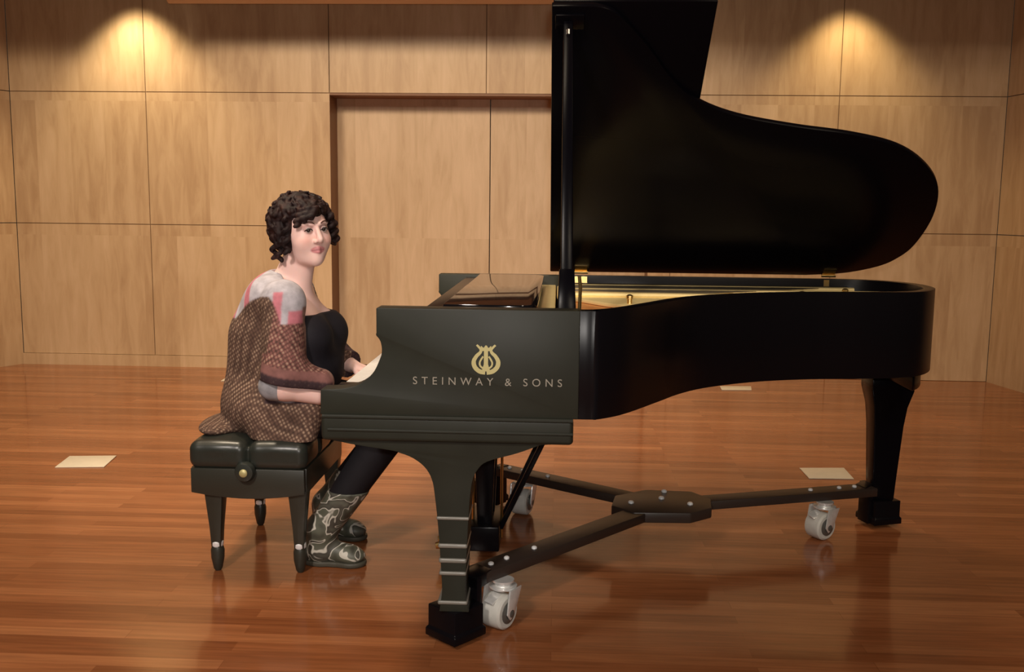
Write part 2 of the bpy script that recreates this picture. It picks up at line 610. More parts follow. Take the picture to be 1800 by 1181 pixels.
# --- fallboard, stretcher, music desk
bm = BM()
prism(bm, [(-.452, .748), (-.418, .955), (-.404, .958), (-.400, .952), (-.436, .744)], lambda u, v, t: (u, t, v), YN + .075, YF - .075)
obj('fallboard', bm, M['ebony_gloss'], piano, bevel=.004)
bm = BM()
box(bm, -.385, -.335, YN + .073, YF - .073, .93, .984)
obj('stretcher', bm, M['ebony'], piano, bevel=.004)
bm = BM()
desk = [(-.325, YN + .085), (-.10, YN + .085)] + [(-.10 + .045 * math.sin(a), YN + .13 - .045 * math.cos(a)) for a in (.4, .8, 1.2, 1.57)]
desk += [(-.055, YF - .16)] + [(-.115 + .06 * math.cos(a), YF - .16 + .06 * math.sin(a)) for a in (.4, .8, 1.2, 1.57)] + [(-.325, YF - .10)]
prism(bm, desk, lambda u, v, t: (u, v, t), .984, 1.0)
md = obj('music_desk', bm, M['ebony_gloss'], piano, bevel=.003)
for y0 in (YN + .10, YF - .22):
    bm = BM()
    box(bm, -.30, -.12, y0, y0 + .06, .95, .984)
    obj('desk_slide', bm, M['ebony'], md, bevel=.002)

# --- lid
TH = R(39)
HY, HZ = 4.15, 1.004


def lidpt(x, dd, t):
    return (x, HY - dd * math.cos(TH) + t * math.sin(TH), HZ + dd * math.sin(TH) + t * math.cos(TH))


DT = 1.40
lc = spline([(.10, DT), (.17, DT - .03), (.27, 1.25), (.37, 1.10), (.467, 1.005), (.61, .936), (.815, .886), (1.018, .85), (1.19, .795), (1.318, .70), (1.405, .575), (1.443, .405), (1.43, .222), (1.385, .125), (1.32, .068), (1.2, .022), (1.05, .004)], 6)
lid_poly = [(-.031, .004), (-.031, DT)] + lc
bm = BM()
prism(bm, lid_poly, lidpt, 0, .021)
lid = obj('lid', bm, M['ebony_lid'], piano, bevel=.004)
bm = BM()
prism(bm, [(-.026, .02), (-.026, DT), (.474, DT), (.474, .02)], lidpt, .023, .044)
obj('front_flap', bm, M['ebony_lid'], lid, bevel=.004)
for x in (.10, 1.14):
    bm = BM()
    tube(bm, [(x - .03, HY - .012, HZ + .002), (x + .03, HY - .012, HZ + .002)], .006, 8)
    box(bm, x - .026, x + .026, HY - .043, HY - .0415, ZT - .04, ZT - .004)
    prism(bm, [(x - .026, .01), (x - .026, .05), (x + .026, .05), (x + .026, .01)], lidpt, -.002, 0)
    obj('lid_hinge', bm, M['brass'], lid)
# --- lid prop
top = Vector(lidpt(.02, 1.345, -.002))
base = Vector((.028, 2.745, .955))
pr = top - base
bm = BM()


def stick(bm, a, b_, wx, wy, wx2=None, wy2=None):
    a, b_ = Vector(a), Vector(b_)
    wx2 = wx2 or wx
    wy2 = wy2 or wy
    dd = (b_ - a).normalized()
    sx = Vector((1, 0, 0))
    sx = (sx - dd * sx.dot(dd)).normalized()
    sy = dd.cross(sx)
    vs_ = []
    for p, x_, y_ in ((a, wx, wy), (b_, wx2, wy2)):
        vs_.append([bm.verts.new(p + sx * i * x_ / 2 + sy * j * y_ / 2) for i, j in ((-1, -1), (1, -1), (1, 1), (-1, 1))])
    bm.faces.new(vs_[0])
    bm.faces.new(vs_[1][::-1])
    for k in range(4):
        bm.faces.new((vs_[0][k], vs_[0][(k + 1) % 4], vs_[1][(k + 1) % 4], vs_[1][k]))


stick(bm, base, top, .036, .024, .030, .022)
prop = obj('lid_prop', bm, M['ebony_lid'], piano, bevel=.004)
bm = BM()
stick(bm, base, base + pr * .16, .056, .034, .044, .030)
obj('prop_foot', bm, M['ebony_lid'], prop, bevel=.005)
bm = BM()
tube(bm, [top - pr * .035 + Vector((.0, -.016, 0)), top - pr * .052 + Vector((.0, -.016, 0))], .006, 8)
obj('prop_pin', bm, M['chrome'], prop, label='bright pin near the top of the prop')
bm = BM()
tube(bm, [base + Vector((.036, 0, .02)), base + Vector((.038, 0, .10)), base + Vector((.034, .004, .13))], .005, 8)
obj('prop_hook', bm, M['brass'], prop, label='brass hook at the foot of the prop')
# prop socket on the underside of the lid
bm = BM()
prism(bm, [(-.02, 1.32), (-.02, 1.375), (.07, 1.375), (.07, 1.32)], lidpt, -.012, 0)
obj('prop_socket', bm, M['ebony_lid'], lid, bevel=.003)

# --- legs
legL = [(-.578, .603), (-.457, .586), (-.441, .581), (-.403, .567), (-.368, .541), (-.347, .505), (-.338, .454), (-.328, .355), (-.318, .205), (-.3185, .16), (-.325, .113)]
legR = [(-.240, .113), (-.2495, .16), (-.250, .195), (-.244, .355), (-.238, .454), (-.231, .505), (-.217, .536), (-.189, .561), (-.107, .586), (-.039, .612)]
legp = [(.045, .618), (-.655, .618)] + spline(legL, 4) + spline(legR, 4)


def front_leg(y0, y1):
    bm = BM()
    prism(bm, legp, lambda u, v, t: (u, t, v), y0, y1)
    lg = obj('leg', bm, M['ebony_cheek'], piano, bevel=.006, smooth=30)
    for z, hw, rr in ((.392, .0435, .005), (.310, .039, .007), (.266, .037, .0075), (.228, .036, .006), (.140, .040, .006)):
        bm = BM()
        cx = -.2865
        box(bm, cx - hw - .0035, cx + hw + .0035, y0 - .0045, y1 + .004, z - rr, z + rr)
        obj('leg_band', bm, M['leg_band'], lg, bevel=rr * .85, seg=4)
    return lg


M['leg_band'] = plain('flash_glint_moulding', (.20, .19, .165), .33, spec=.6)  # pale colour stands in for flash reflections on the leg mouldings
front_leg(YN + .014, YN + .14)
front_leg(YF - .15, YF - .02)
TX, TY = 1.338, 3.93
bm = BM()


def taper(bm, levels):
    rings = []
    for cx, cy, hx, hy, z in levels:
        rings.append([bm.verts.new((cx + i * hx, cy + j * hy, z)) for i, j in ((-1, -1), (1, -1), (1, 1), (-1, 1))])
    for s, t in zip(rings, rings[1:]):
        for k in range(4):
            bm.faces.new((s[k], s[(k + 1) % 4], t[(k + 1) % 4], t[k]))
    bm.faces.new(rings[0][::-1])
    bm.faces.new(rings[-1])


taper(bm, [(TX, TY, .043, .043, .113), (TX, TY, .047, .047, .2), (TX + .002, TY, .058, .056, .42), (TX + .003, TY, .066, .062, .50), (TX + .004, TY, .083, .075, .57), (TX + .004, TY, .083, .075, .62)])
tl = obj('leg', bm, M['ebony_lid'], piano, bevel=.005)
# block under the tail carrying the rear leg
bm = BM()
blk = [(p[0], p[1]) for p in inset(outer, .03) if p[0] > 1.29 and 3.4 < p[1] < 4.12]
prism(bm, blk, lambda u, v, t: (u, v, t), .625, ZB + .002)
obj('tail_block', bm, M['ebony_lid'], piano, bevel=.006)

# --- pedal lyre
LX, LY = -.243, 3.40
bm = BM()
box(bm, LX - .055, LX + .055, LY - .13, LY + .13, .075, .165)
ly = obj('pedal_lyre', bm, M['ebony'], piano, bevel=.006)
for s in (-1, 1):
    bm = BM()
    taper(bm, [(LX, LY + s * .075, .026, .016, .16), (LX, LY + s * .085, .034, .02, .38), (LX, LY + s * .09, .046, .022, .53), (LX, LY + s * .09, .062, .024, .617)])
    obj('lyre_post', bm, M['ebony'], ly, bevel=.004)
for s in (-1, 1):
    bm = BM()
    stick(bm, (LX + .055, LY + s * .06, .14), (.03, LY + s * .10, .617), .018, .018)
    obj('lyre_brace', bm, M['ebony'], ly, bevel=.003)
for k in (-1, 0, 1):
    bm = BM()
    tube(bm, [(LX - .04, LY + k * .07, .098), (LX - .10, LY + k * .07, .094), (LX - .15, LY + k * .07, .076), (LX - .175, LY + k * .07, .072)], [.008, .011, .015, .012], 10)
    obj('pedal', bm, M['brass'], ly, label='brass pedal')
for dx in (-.044, .058):
    bm = BM()
    tube(bm, [(LX + dx, LY - .045, .10), (LX + dx, LY - .045, .617)], .0052, 8)
    obj('pedal_rod', bm, M['brass'], ly, label='brass pedal rod')

# --- inlaid maker's name and lyre emblem on the near arm
tcv = bpy.data.curves.new('lettering', 'FONT')
tcv.body = 'STEINWAY & SONS'
tcv.size = .031
tcv.space_character = 1.72
tcv.space_word = 1.15
tcv.extrude = .0006
tcv.align_x = 'CENTER'
to = bpy.data.objects.new('tmp', tcv)
COL.objects.link(to)
bpy.context.view_layer.update()
me = bpy.data.meshes.new_from_object(to.evaluated_get(bpy.context.evaluated_depsgraph_get()))
bpy.data.objects.remove(to)
xs = [v.co.x for v in me.vertices]
ys = [v.co.y for v in me.vertices]
sx = .416 / (max(xs) - min(xs))
xc = (max(xs) + min(xs)) / 2
ymin = min(ys)
for v in me.vertices:
    x, y, z = v.co
    v.co = (-.190 + (x - xc) * sx, YN - .0008 - z, .782 + (y - ymin) * .0215 / (max(ys) - ymin))
bmw = bmesh.new()
bmw.from_mesh(me)
bpy.data.meshes.remove(me)
bmw.verts.ensure_lookup_table()
seen, islands = set(), []
for v0 in bmw.verts:
    if v0.index in seen:
        continue
    st_, isl = [v0], set()
    while st_:
        v = st_.pop()
        if v.index in isl:
            continue
        isl.add(v.index)
        st_ += [e.other_vert(v) for e in v.link_edges]
    seen |= isl
    islands.append(isl)
spans = []
for isl in islands:
    xs_ = [bmw.verts[i].co.x for i in isl]
    spans.append([min(xs_), max(xs_), isl])
spans.sort(key=lambda t: t[0])
glyphs = []
for lo_, hi_, isl in spans:
    if glyphs and lo_ < glyphs[-1][1] - .001:
        glyphs[-1][1] = max(hi_, glyphs[-1][1])
        glyphs[-1][2] |= isl
    else:
        glyphs.append([lo_, hi_, set(isl)])
for lo_, hi_, isl in glyphs:
    b2 = bmw.copy()
    b2.verts.ensure_lookup_table()
    bmesh.ops.delete(b2, geom=[v for v in b2.verts if v.index not in isl], context='VERTS')
    obj('inlaid_letter', b2, M['gilt_pale'], arms[0], 'pale inlaid capital letter', smooth=0)
bmw.free()

EX, EZ = -.194, .856


LAY = [0]


def plate2d(bm, pts2, wd, y=YN - .0010, th=.0014):
    """a flat ribbon of given widths along a 2-D line, lying on the arm"""
    LAY[0] += 1
    y -= .00012 * LAY[0]
    n = len(pts2)
    ws = wd if isinstance(wd, (list, tuple)) else [wd] * n
    L_, R_ = [], []
    for i, p in enumerate(pts2):
        a = Vector(pts2[max(i - 1, 0)])
        b_ = Vector(pts2[min(i + 1, n - 1)])
        dd = (b_ - a).normalized()
        nn = Vector((-dd.y, dd.x)) * ws[i] / 2
        L_.append((p[0] + nn.x, p[1] + nn.y))
        R_.append((p[0] - nn.x, p[1] - nn.y))
    for i in range(n - 1):
        prism(bm, [L_[i], L_[i + 1], R_[i + 1], R_[i]], lambda u, v, t: (EX + u, t, EZ + v), y, y + th)


bm = BM()
for s in (-1, 1):
    curve = spline([(s * .002, -.037), (s * .018, -.034), (s * .031, -.022), (s * .034, -.006), (s * .026, .009), (s * .016, .019), (s * .015, .028), (s * .026, .040)], 5)
    k = len(curve)
    plate2d(bm, curve, [.0125 - .007 * max(0, (i / (k - 1) - .35) / .65) for i in range(k)])
    curve = spline([(s * .003, -.028), (s * .015, -.020), (s * .017, -.008), (s * .008, .008)], 5)
    plate2d(bm, curve, .005)
plate2d(bm, [(0, -.034), (0, -.014), (0, .030)], [.024, .012, .011])
plate2d(bm, [(-.018, .026), (0, .029), (.018, .026)], [.006, .011, .006])
plate2d(bm, [(0, .029), (0, .039)], [.016, .004])
for s in (-1, 1):
    plate2d(bm, [(s * .009, .028), (s * .014, .037)], [.008, .002])
obj('lyre_emblem', bm, M['gilt'], arms[0], label='gilt lyre emblem on the near arm', smooth=0)

# ------------------------------------------------------------------ dolly
dolly = thing('piano_dolly', 'black three-armed steel piano dolly on grey casters under the grand piano', 'dolly', (.41, 3.58, 0))
AZ = .180
bm = BM()
hub = [(.215, 3.50), (.29, 3.42), (.50, 3.43), (.585, 3.50), (.60, 3.62), (.54, 3.71), (.36, 3.72), (.235, 3.63)]
prism(bm, hub, lambda u, v, t: (u, v, t), AZ - .036, AZ + .004)
hb = obj('hub_plate', bm, M['iron'], dolly, bevel=.006)
for x, y in ((.29, 3.535), (.41, 3.60), (.51, 3.535), (.43, 3.69)):
    bm = BM()
    lathe(bm, [(.011, 0), (.011, .005), (.007, .009), (.001, .010)], Matrix.Translation((x, y, AZ + .004)), 12)
    obj('bolt', bm, M['ferrule'], hb, label='shiny bolt head')
ends = [((-.255, 2.80), (-.160, 2.885), (-.07, 2.98)), ((-.27, 4.06), (-.12, 3.955), (-.03, 3.88)), ((1.30, 3.87), (1.10, 3.77), (1.0, 3.735))]
cups = [(-.2835, YN + .077), (-.2835, YF - .085), (TX, TY)]
caster_pos = [(-.150, 2.845), (-.125, 3.965), (1.065, 3.745)]
hubc = Vector((.41, 3.575, 0))
for e, cu, cp in zip(ends, cups, caster_pos):
    e0 = Vector((*e[0], 0))
    dv = (e0 - hubc).normalized()
    nv = Vector((-dv.y, dv.x, 0)) * .042
    a = hubc + dv * .10
    b_ = e0 - dv * .02
    bm = BM()
    q = [a + nv, b_ + nv, b_ - nv, a - nv]
    prism(bm, [(p.x, p.y) for p in q], lambda u, v, t: (u, v, t), AZ - .034, AZ)
    ar = obj('dolly_arm', bm, M['iron'], dolly, bevel=.004)
    for k in (.10, .17, .30):
        p = e0 - dv * k
        bm = BM()
        lathe(bm, [(.009, 0), (.009, .005), (.005, .008)], Matrix.Translation((p.x, p.y, AZ)), 10)
        obj('bolt', bm, M['ferrule'], ar, label='shiny bolt head')
    # cup that carries the foot of the leg
    rz = math.atan2(dv.y, dv.x)
    rm = Matrix.Rotation(rz, 4, 'Z')
    cx, cy = cu
    bm = BM()
    h = .058
    taper4 = [(h + .006, .016), (h + .006, .040), (h, .046), (h, .112)]
    rings = []
    for hh, z4 in taper4:
        rings.append([bm.verts.new(Vector((cx, cy, z4)) + rm @ Vector((i * hh, j * hh, 0))) for i, j in ((-1, -1), (1, -1), (1, 1), (-1, 1))])
    for s4, t4 in zip(rings, rings[1:]):
        for k in range(4):
            bm.faces.new((s4[k], s4[(k + 1) % 4], t4[(k + 1) % 4], t4[k]))
    bm.faces.new(rings[0][::-1])
    bm.faces.new(rings[-1])
    obj('leg_cup', bm, M['ebony'], dolly, bevel=.003)
    # hanger between cup and arm
    bm = BM()
    c3 = Vector((cx, cy, 0))
    inner = c3 - dv * .062
    w2 = nv * .8
    for p0, p1, z0, z1 in ((inner + dv * .006, inner - dv * .014, .016, AZ), (inner + dv * .006, b_ - dv * .05, AZ - .036, AZ + .003)):
        q = [p0 + w2, p1 + w2, p1 - w2, p0 - w2]
        prism(bm, [(p.x, p.y) for p in q], lambda u, v, t: (u, v, t), z0, z1)
    obj('cup_hanger', bm, M['ebony'], dolly, bevel=.003)
    # swivel caster with double wheels
    px, py = cp
    ang = R(58) if e is ends[0] else (R(70) if e is ends[1] else R(35))
    fx = Vector((math.cos(ang), math.sin(ang), 0))
    ax = Vector((-fx.y, fx.x, 0))
    bm = BM()
    lathe(bm, [(.036, 0), (.036, .006), (.026, .008), (.026, .018), (.034, .020), (.034, .026)], Matrix.Translation((px, py, AZ - .060)), 20)
    cs = obj('caster', bm, M['steel'], dolly)
    wc = Vector((px, py, .0545)) - fx * .022
    bm = BM()
    for s in (-1, 1):
        pts = []
        for t in range(9):
            a_ = math.pi * (t / 8)
            pts.append((.030 * math.cos(a_) - .0, .030 * math.sin(a_)))
        o0 = wc + ax * s * .044
        q = [Vector((px, py, AZ - .052)) + fx * .03 + ax * s * .044, Vector((px, py, AZ - .052)) - fx * .032 + ax * s * .044, wc - fx * .022 + ax * s * .044, wc - fx * .006 + Vector((0, 0, -.02)) + ax * s * .044, wc + fx * .018 + ax * s * .044]
        va = [bm.verts.new(p) for p in q]
        vb = [bm.verts.new(p + ax * s * .006) for p in q]
        bm.faces.new(va)
        bm.faces.new(vb[::-1])
        for k in range(5):
            bm.faces.new((va[k], va[(k + 1) % 5], vb[(k + 1) % 5], vb[k]))
    q0 = Vector((px, py, AZ - .055))
    lathe(bm, [(.044, 0), (.044, .008)], Matrix.Translation(q0 - Vector((0, 0, .004))), 16)
    obj('caster_fork', bm, M['steel'], cs, bevel=.002)
    rot = ax.to_track_quat('Z', 'Y').to_matrix().to_4x4()
    bm = BM()
    lathe(bm, [(.030, -.036), (.046, -.036), (.053, -.030), (.0545, -.020), (.0545, .020), (.053, .030), (.046, .036), (.030, .036)], Matrix.Translation(wc) @ rot, 28)
    wh = obj('wheel', bm, M['tyre'], cs)
    bm = BM()
    for s in (-1, 1):
        lathe(bm, [(.034, .0), (.034, .004), (.020, .008), (.016, .004), (.012, .004), (.012, .016), (.004, .018)], Matrix.Translation(wc + ax * s * .034) @ (ax * s).to_track_quat('Z', 'Y').to_matrix().to_4x4(), 20)
    obj('wheel_cap', bm, M['cap'], cs, 'dark wheel cap')
    bm = BM()
    tip = wc - fx * .055 + Vector((0, 0, .04))
    stick(bm, Vector((px, py, AZ - .07)) - fx * .03, tip, .03, .006)
    obj('brake_lever', bm, M['steel'], cs, bevel=.002)

# ------------------------------------------------------------------ bench
BX0, BX1, BY0, BY1 = -1.250, -.848, 3.18, 3.76
BCX, BCY = (BX0 + BX1) / 2, (BY0 + BY1) / 2
bench = thing('piano_bench', 'black tufted leather piano bench the woman sits on', 'bench', (BCX, BCY, 0))
bm = BM()
arc = [(BX0 + .004, .378), (BX0 + .004, .292)] + [(BX0 + .06 + (BX1 - BX0 - .12) * t / 10, .283 - .010 * math.sin(math.pi * t / 10)) for t in range(11)] + [(BX1 - .004, .292), (BX1 - .004, .378)]
prism(bm, arc, lambda u, v, t: (u, t, v), BY0, BY0 + .022)
prism(bm, arc, lambda u, v, t: (u, t, v), BY1 - .022, BY1)
box(bm, BX0, BX0 + .022, BY0 + .02, BY1 - .02, .288, .378)
box(bm, BX1 - .022, BX1, BY0 + .02, BY1 - .02, .288, .378)
box(bm, BX0 + .02, BX1 - .02, BY0 + .02, BY1 - .02, .35, .375)
obj('apron', bm, M['bench_wood'], bench, bevel=.003)
for x in (-1.175, -.882):
    for y in (BY0 + .045, BY1 - .045):
        bm = BM()
        taper(bm, [(x, y, .0165, .0165, .085), (x, y, .0205, .0205, .16), (x, y, .030, .030, .275), (x, y, .033, .033, .30)])
        lg = obj('leg', bm, M['bench_wood'], bench, bevel=.003)
        bm = BM()
        lathe(bm, [(.017, .086), (.021, .092), (.021, .104), (.017, .108)], Matrix.Translation((x, y, 0)), 20)
        obj('ferrule', bm, M['ferrule'], lg, label='bright metal ring')
        bm = BM()
        lathe(bm, [(.010, .0), (.015, .008), (.0225, .045), (.0235, .075), (.020, .087)], Matrix.Translation((x, y, 0)), 20)
        obj('foot', bm, M['bench_wood'], lg)
bm = BM()
ry = Matrix.Translation((-1.052, BY0, .372)) @ Matrix.Rotation(R(90), 4, 'X')
lathe(bm, [(.034, -.002), (.036, .012), (.030, .026), (.012, .030)], ry, 24)
kn = obj('height_knob', bm, M['leather'], bench, label='round black knob')
bm = BM()
lathe(bm, [(.014, .029), (.014, .033), (.009, .037), (.002, .038)], ry, 16)
obj('knob_cap', bm, M['gilt'], kn, label='pale brass knob cap')


# ------------------------------------------------------------------ smooth solids from distance fields
def smin(a, b, k):
    h = np.clip(.5 + .5 * (b - a) / k, 0, 1)
    return b * (1 - h) + a * h - k * h * (1 - h)


class Field:
    def __init__(s, lo, hi, h):
        s.lo = np.array(lo, float)
        s.h = h
        s.n = np.ceil((np.array(hi) - s.lo) / h).astype(int) + 1
        s.F = np.full(s.n, 1.0, np.float32)
        s.ax = [(s.lo[i] + h * np.arange(s.n[i])).astype(np.float32) for i in range(3)]

    def sl(s, lo, hi):
        a = np.clip(np.floor((np.array(lo) - s.lo) / s.h).astype(int), 0, s.n)
        b = np.clip(np.ceil((np.array(hi) - s.lo) / s.h).astype(int) + 1, 0, s.n)
        return tuple(slice(x, y) for x, y in zip(a, b))

    def grid(s, w):
        return np.meshgrid(*[s.ax[i][w[i]] for i in range(3)], indexing='ij', sparse=True)

    def put(s, w, d, k, sub=False):
        if d.size == 0:
            return
        if sub:
            s.F[w] = -smin(-s.F[w], d, k)
        else:
            s.F[w] = smin(s.F[w], d, k) if k > 0 else np.minimum(s.F[w], d)

    def cone(s, p, q, r0, r1, k=.02, sub=False):
        p, q = np.array(p, float), np.array(q, float)
        pad = max(r0, r1) + k + 3 * s.h
        w = s.sl(np.minimum(p, q) - pad, np.maximum(p, q) + pad)
        X, Y, Z = s.grid(w)
        d = q - p
        t = np.clip(((X - p[0]) * d[0] + (Y - p[1]) * d[1] + (Z - p[2]) * d[2]) / (d @ d + 1e-12), 0, 1)
        D = np.sqrt((X - p[0] - t * d[0]) ** 2 + (Y - p[1] - t * d[1]) ** 2 + (Z - p[2] - t * d[2]) ** 2) - (r0 + (r1 - r0) * t)
        s.put(w, D, k, sub)

    def ball(s, p, r, k=.02, sub=False):
        s.cone(p, np.array(p) + 1e-4, r, r, k, sub)

    def ell(s, c, r, B=None, k=.02, sub=False):
        """B: 3 unit axes as rows"""
        c = np.array(c, float)
        r = np.array(r, float)
        B = np.eye(3) if B is None else np.array(B, float)
        pad = r.max() + k + 3 * s.h
        w = s.sl(c - pad, c + pad)
        X, Y, Z = s.grid(w)
        X, Y, Z = X - c[0], Y - c[1], Z - c[2]
        k0 = k1 = 0
        for i in range(3):
            q = X * B[i, 0] + Y * B[i, 1] + Z * B[i, 2]
            k0 = k0 + (q / r[i]) ** 2
            k1 = k1 + (q / r[i] ** 2) ** 2
        k0, k1 = np.sqrt(k0), np.sqrt(k1) + 1e-9
        s.put(w, k0 * (k0 - 1) / k1, k, sub)

    def rbox(s, c, hs, rad, k=.01):
        c = np.array(c, float)
        hs = np.array(hs, float)
        pad = hs + k + 3 * s.h
        w = s.sl(c - pad, c + pad)
        G3 = s.grid(w)
        q = [np.abs(G3[i] - c[i]) - (hs[i] - rad) for i in range(3)]
        D = np.sqrt(sum(np.maximum(a, 0) ** 2 for a in q)) + np.minimum(np.maximum(np.maximum(q[0], q[1]), q[2]), 0) - rad
        s.put(w, D, k)

    def full(s):
        return np.meshgrid(*s.ax, indexing='ij', sparse=True)

    def mesh(s, name, relax=2):
        F = s.F
        ins_ = F < 0
        n = np.array(F.shape) - 1
        c = np.zeros(n, np.uint8)
        for i in (0, 1):
            for j in (0, 1):
                for k in (0, 1):
                    c += ins_[i:n[0] + i, j:n[1] + j, k:n[2] + k]
        act = (c > 0) & (c < 8)
        idx = np.full(n, -1, np.int64)
        cells = np.argwhere(act)
        idx[act] = np.arange(len(cells))
        acc = np.zeros((len(cells), 3))
        cnt = np.zeros(len(cells))
        cor = [(i, j, k) for i in (0, 1) for j in (0, 1) for k in (0, 1)]
        for a in cor:
            for ax_ in range(3):
                if a[ax_]:
                    continue
                b = list(a)
                b[ax_] = 1
                fa = F[cells[:, 0] + a[0], cells[:, 1] + a[1], cells[:, 2] + a[2]]
                fb = F[cells[:, 0] + b[0], cells[:, 1] + b[1], cells[:, 2] + b[2]]
                m = (fa < 0) != (fb < 0)
                t = np.where(m, fa / np.where(m, fa - fb, 1), 0)
                p = np.array(a, float)[None, :].repeat(len(cells), 0)
                p[:, ax_] += t
                acc += p * m[:, None]
                cnt += m
        V = (cells + acc / cnt[:, None]) * s.h + s.lo
        quads = []
        for ax_ in range(3):
            u, v = (ax_ + 1) % 3, (ax_ + 2) % 3
            A = [slice(None)] * 3
            A[ax_] = slice(0, -1)
            Bs = [slice(None)] * 3
            Bs[ax_] = slice(1, None)
            fa, fb = ins_[tuple(A)], ins_[tuple(Bs)]
            e = np.argwhere(fa != fb)
            ok = (e[:, u] > 0) & (e[:, v] > 0) & (e[:, u] < n[u]) & (e[:, v] < n[v])
            e = e[ok]
            fl_ = fa[e[:, 0], e[:, 1], e[:, 2]]
            du, dv_ = np.zeros(3, int), np.zeros(3, int)
            du[u] = 1
            dv_[v] = 1
            q = np.stack([idx[tuple((e - du - dv_).T)], idx[tuple((e - dv_).T)], idx[tuple(e.T)], idx[tuple((e - du).T)]], 1)
            q[~fl_] = q[~fl_][:, ::-1]
            quads.append(q)
        Q = np.concatenate(quads)
        if relax:
            E = np.concatenate([Q[:, [0, 1]], Q[:, [1, 2]], Q[:, [2, 3]], Q[:, [3, 0]]])
            for _ in range(relax):
                sm = np.zeros_like(V)
                ct = np.zeros(len(V))
                for a, b in ((0, 1), (1, 0)):
                    for ax_ in range(3):
                        sm[:, ax_] += np.bincount(E[:, a], V[E[:, b], ax_], len(V))
                    ct += np.bincount(E[:, a], minlength=len(V))
                V = V * .5 + .5 * sm / ct[:, None]
        me = bpy.data.meshes.new(name)
        me.from_pydata(V.tolist(), [], Q.tolist())
        me.polygons.foreach_set('use_smooth', [True] * len(me.polygons))
        me.update()
        return me, V


def paint(me, cols):
    at = me.color_attributes.new('tint', 'FLOAT_COLOR', 'POINT')
    c4 = np.ones((len(cols), 4), np.float32)
    c4[:, :3] = cols
    at.data.foreach_set('color', c4.ravel())


def mat_tint(name, rough, spec=.4, sss=0, amp=.0):
    m, nt, b = newmat(name)
    a = nd(nt, 'ShaderNodeVertexColor')
    a.layer_name = 'tint'
    nt.links.new(a.outputs[0], b.inputs['Base Color'])
    b.inputs['Roughness'].default_value = rough
    b.inputs['Specular IOR Level'].default_value = spec
    if sss:
        b.inputs['Subsurface Weight'].default_value = sss
        b.inputs['Subsurface Radius'].default_value = (.012, .005, .003)
        b.inputs['Subsurface Scale'].default_value = .5
    return m


# bench cushion: tufted puffs, two across and three along
f = Field((BX0 - .03, BY0 - .03, .36), (BX1 + .03, BY1 + .03, .52), .004)
cw, cl = (BX1 - BX0 + .012) / 2, (BY1 - BY0 + .012) / 3
for i in range(2):
    for j in range(3):
        cx, cy = BX0 - .006 + cw * (i + .5), BY0 - .006 + cl * (j + .5)
        f.rbox((cx, cy, .422), (cw / 2 - .001, cl / 2 - .001, .050), .034, .010)
        f.ell((cx, cy, .445), (cw * .46, cl * .46, .034), None, .02)
for j in range(4):
    f.ball((BCX, BY0 + cl * j, .492), .016, .022, True)
me, _ = f.mesh('cushion', 3)
cush = link('cushion', me, M['leather'], bench)
for j in (1, 2):
    bm = BM()
    lathe(bm, [(.001, .0), (.010, .002), (.010, .006), (.001, .010)], Matrix.Translation((BCX, BY0 + cl * j, .465)), 14)
    obj('button', bm, M['leather'], cush)

# ------------------------------------------------------------------ the woman
TY_ = -R(8)
T = np.array([math.cos(TY_), math.sin(TY_), 0])          # chest forward
U = np.array([-math.sin(TY_), math.cos(TY_), 0])         # her left
Z3 = np.array([0, 0, 1.0])
TC = np.array([-.985, 3.455, 0])


def tp(fwd, side, z):
    return TC + T * fwd + U * side + Z3 * z


BT = [T, U, Z3]
HYAW = -R(47)
HF = np.array([math.cos(HYAW), math.sin(HYAW), 0])
HS = np.array([-math.sin(HYAW), math.cos(HYAW), 0])
tilt = R(5)
HF2 = HF * math.cos(tilt) - Z3 * math.sin(tilt) * .4
HF2 /= np.linalg.norm(HF2)
HU = np.cross(HF2, HS)
HU /= np.linalg.norm(HU)
roll_ = R(4)
HS, HU = HS * math.cos(roll_) + HU * math.sin(roll_), HU * math.cos(roll_) - HS * math.sin(roll_)
HC = np.array([-.897, 3.41, 1.186])
BH = [HS, HF2, HU]


def hp(a, b, c):
    return HC + HS * a + HF2 * b + HU * c


SH_R, EL_R, WR_R = tp(.070, -.172, .945), tp(.095, -.235, .660), np.array([-.765, 3.265, .612])
SH_L, EL_L, WR_L = tp(-.03, .160, .925), tp(.10, .225, .70), np.array([-.775, 3.60, .675])
HIP_R, KN_R, AN_R = np.array([-1.0, 3.36, .570]), np.array([-.575, 3.31, .50]), np.array([-.825, 3.315, .13])
HIP_L, KN_L, AN_L = np.array([-1.0, 3.56, .570]), np.array([-.570, 3.58, .50]), np.array([-.875, 3.60, .13])


def torso(f, g=0, low=True):
    f.ell(tp(-.01, 0, .580), (.165 + g, .195 + g, .108 + g), BT, .04)
    f.ell(tp(.035, 0, .70), (.165 + g, .185 + g, .15 + g), BT, .05)
    f.ell(tp(.0, 0, .84), (.145 + g, .175 + g, .16 + g), BT, .05)
    f.cone(tp(.0, -.13, .955), tp(.0, .13, .955), .055 + g, .055 + g, .05)
    f.ell(tp(-.015, 0, .92), (.088 + g, .13 + g, .095 + g), BT, .05)
    for s_ in (-1, 1):
        f.ball(tp(.114, s_ * .078, .812), .082 + g, .04)


def legs(f, g=0):
    for h_, k_, a_ in ((HIP_R, KN_R, AN_R), (HIP_L, KN_L, AN_L)):
        f.cone(h_, k_, .085 + g, .062 + g, .03)
        f.cone(k_, a_, .060 + g, .042 + g, .02)


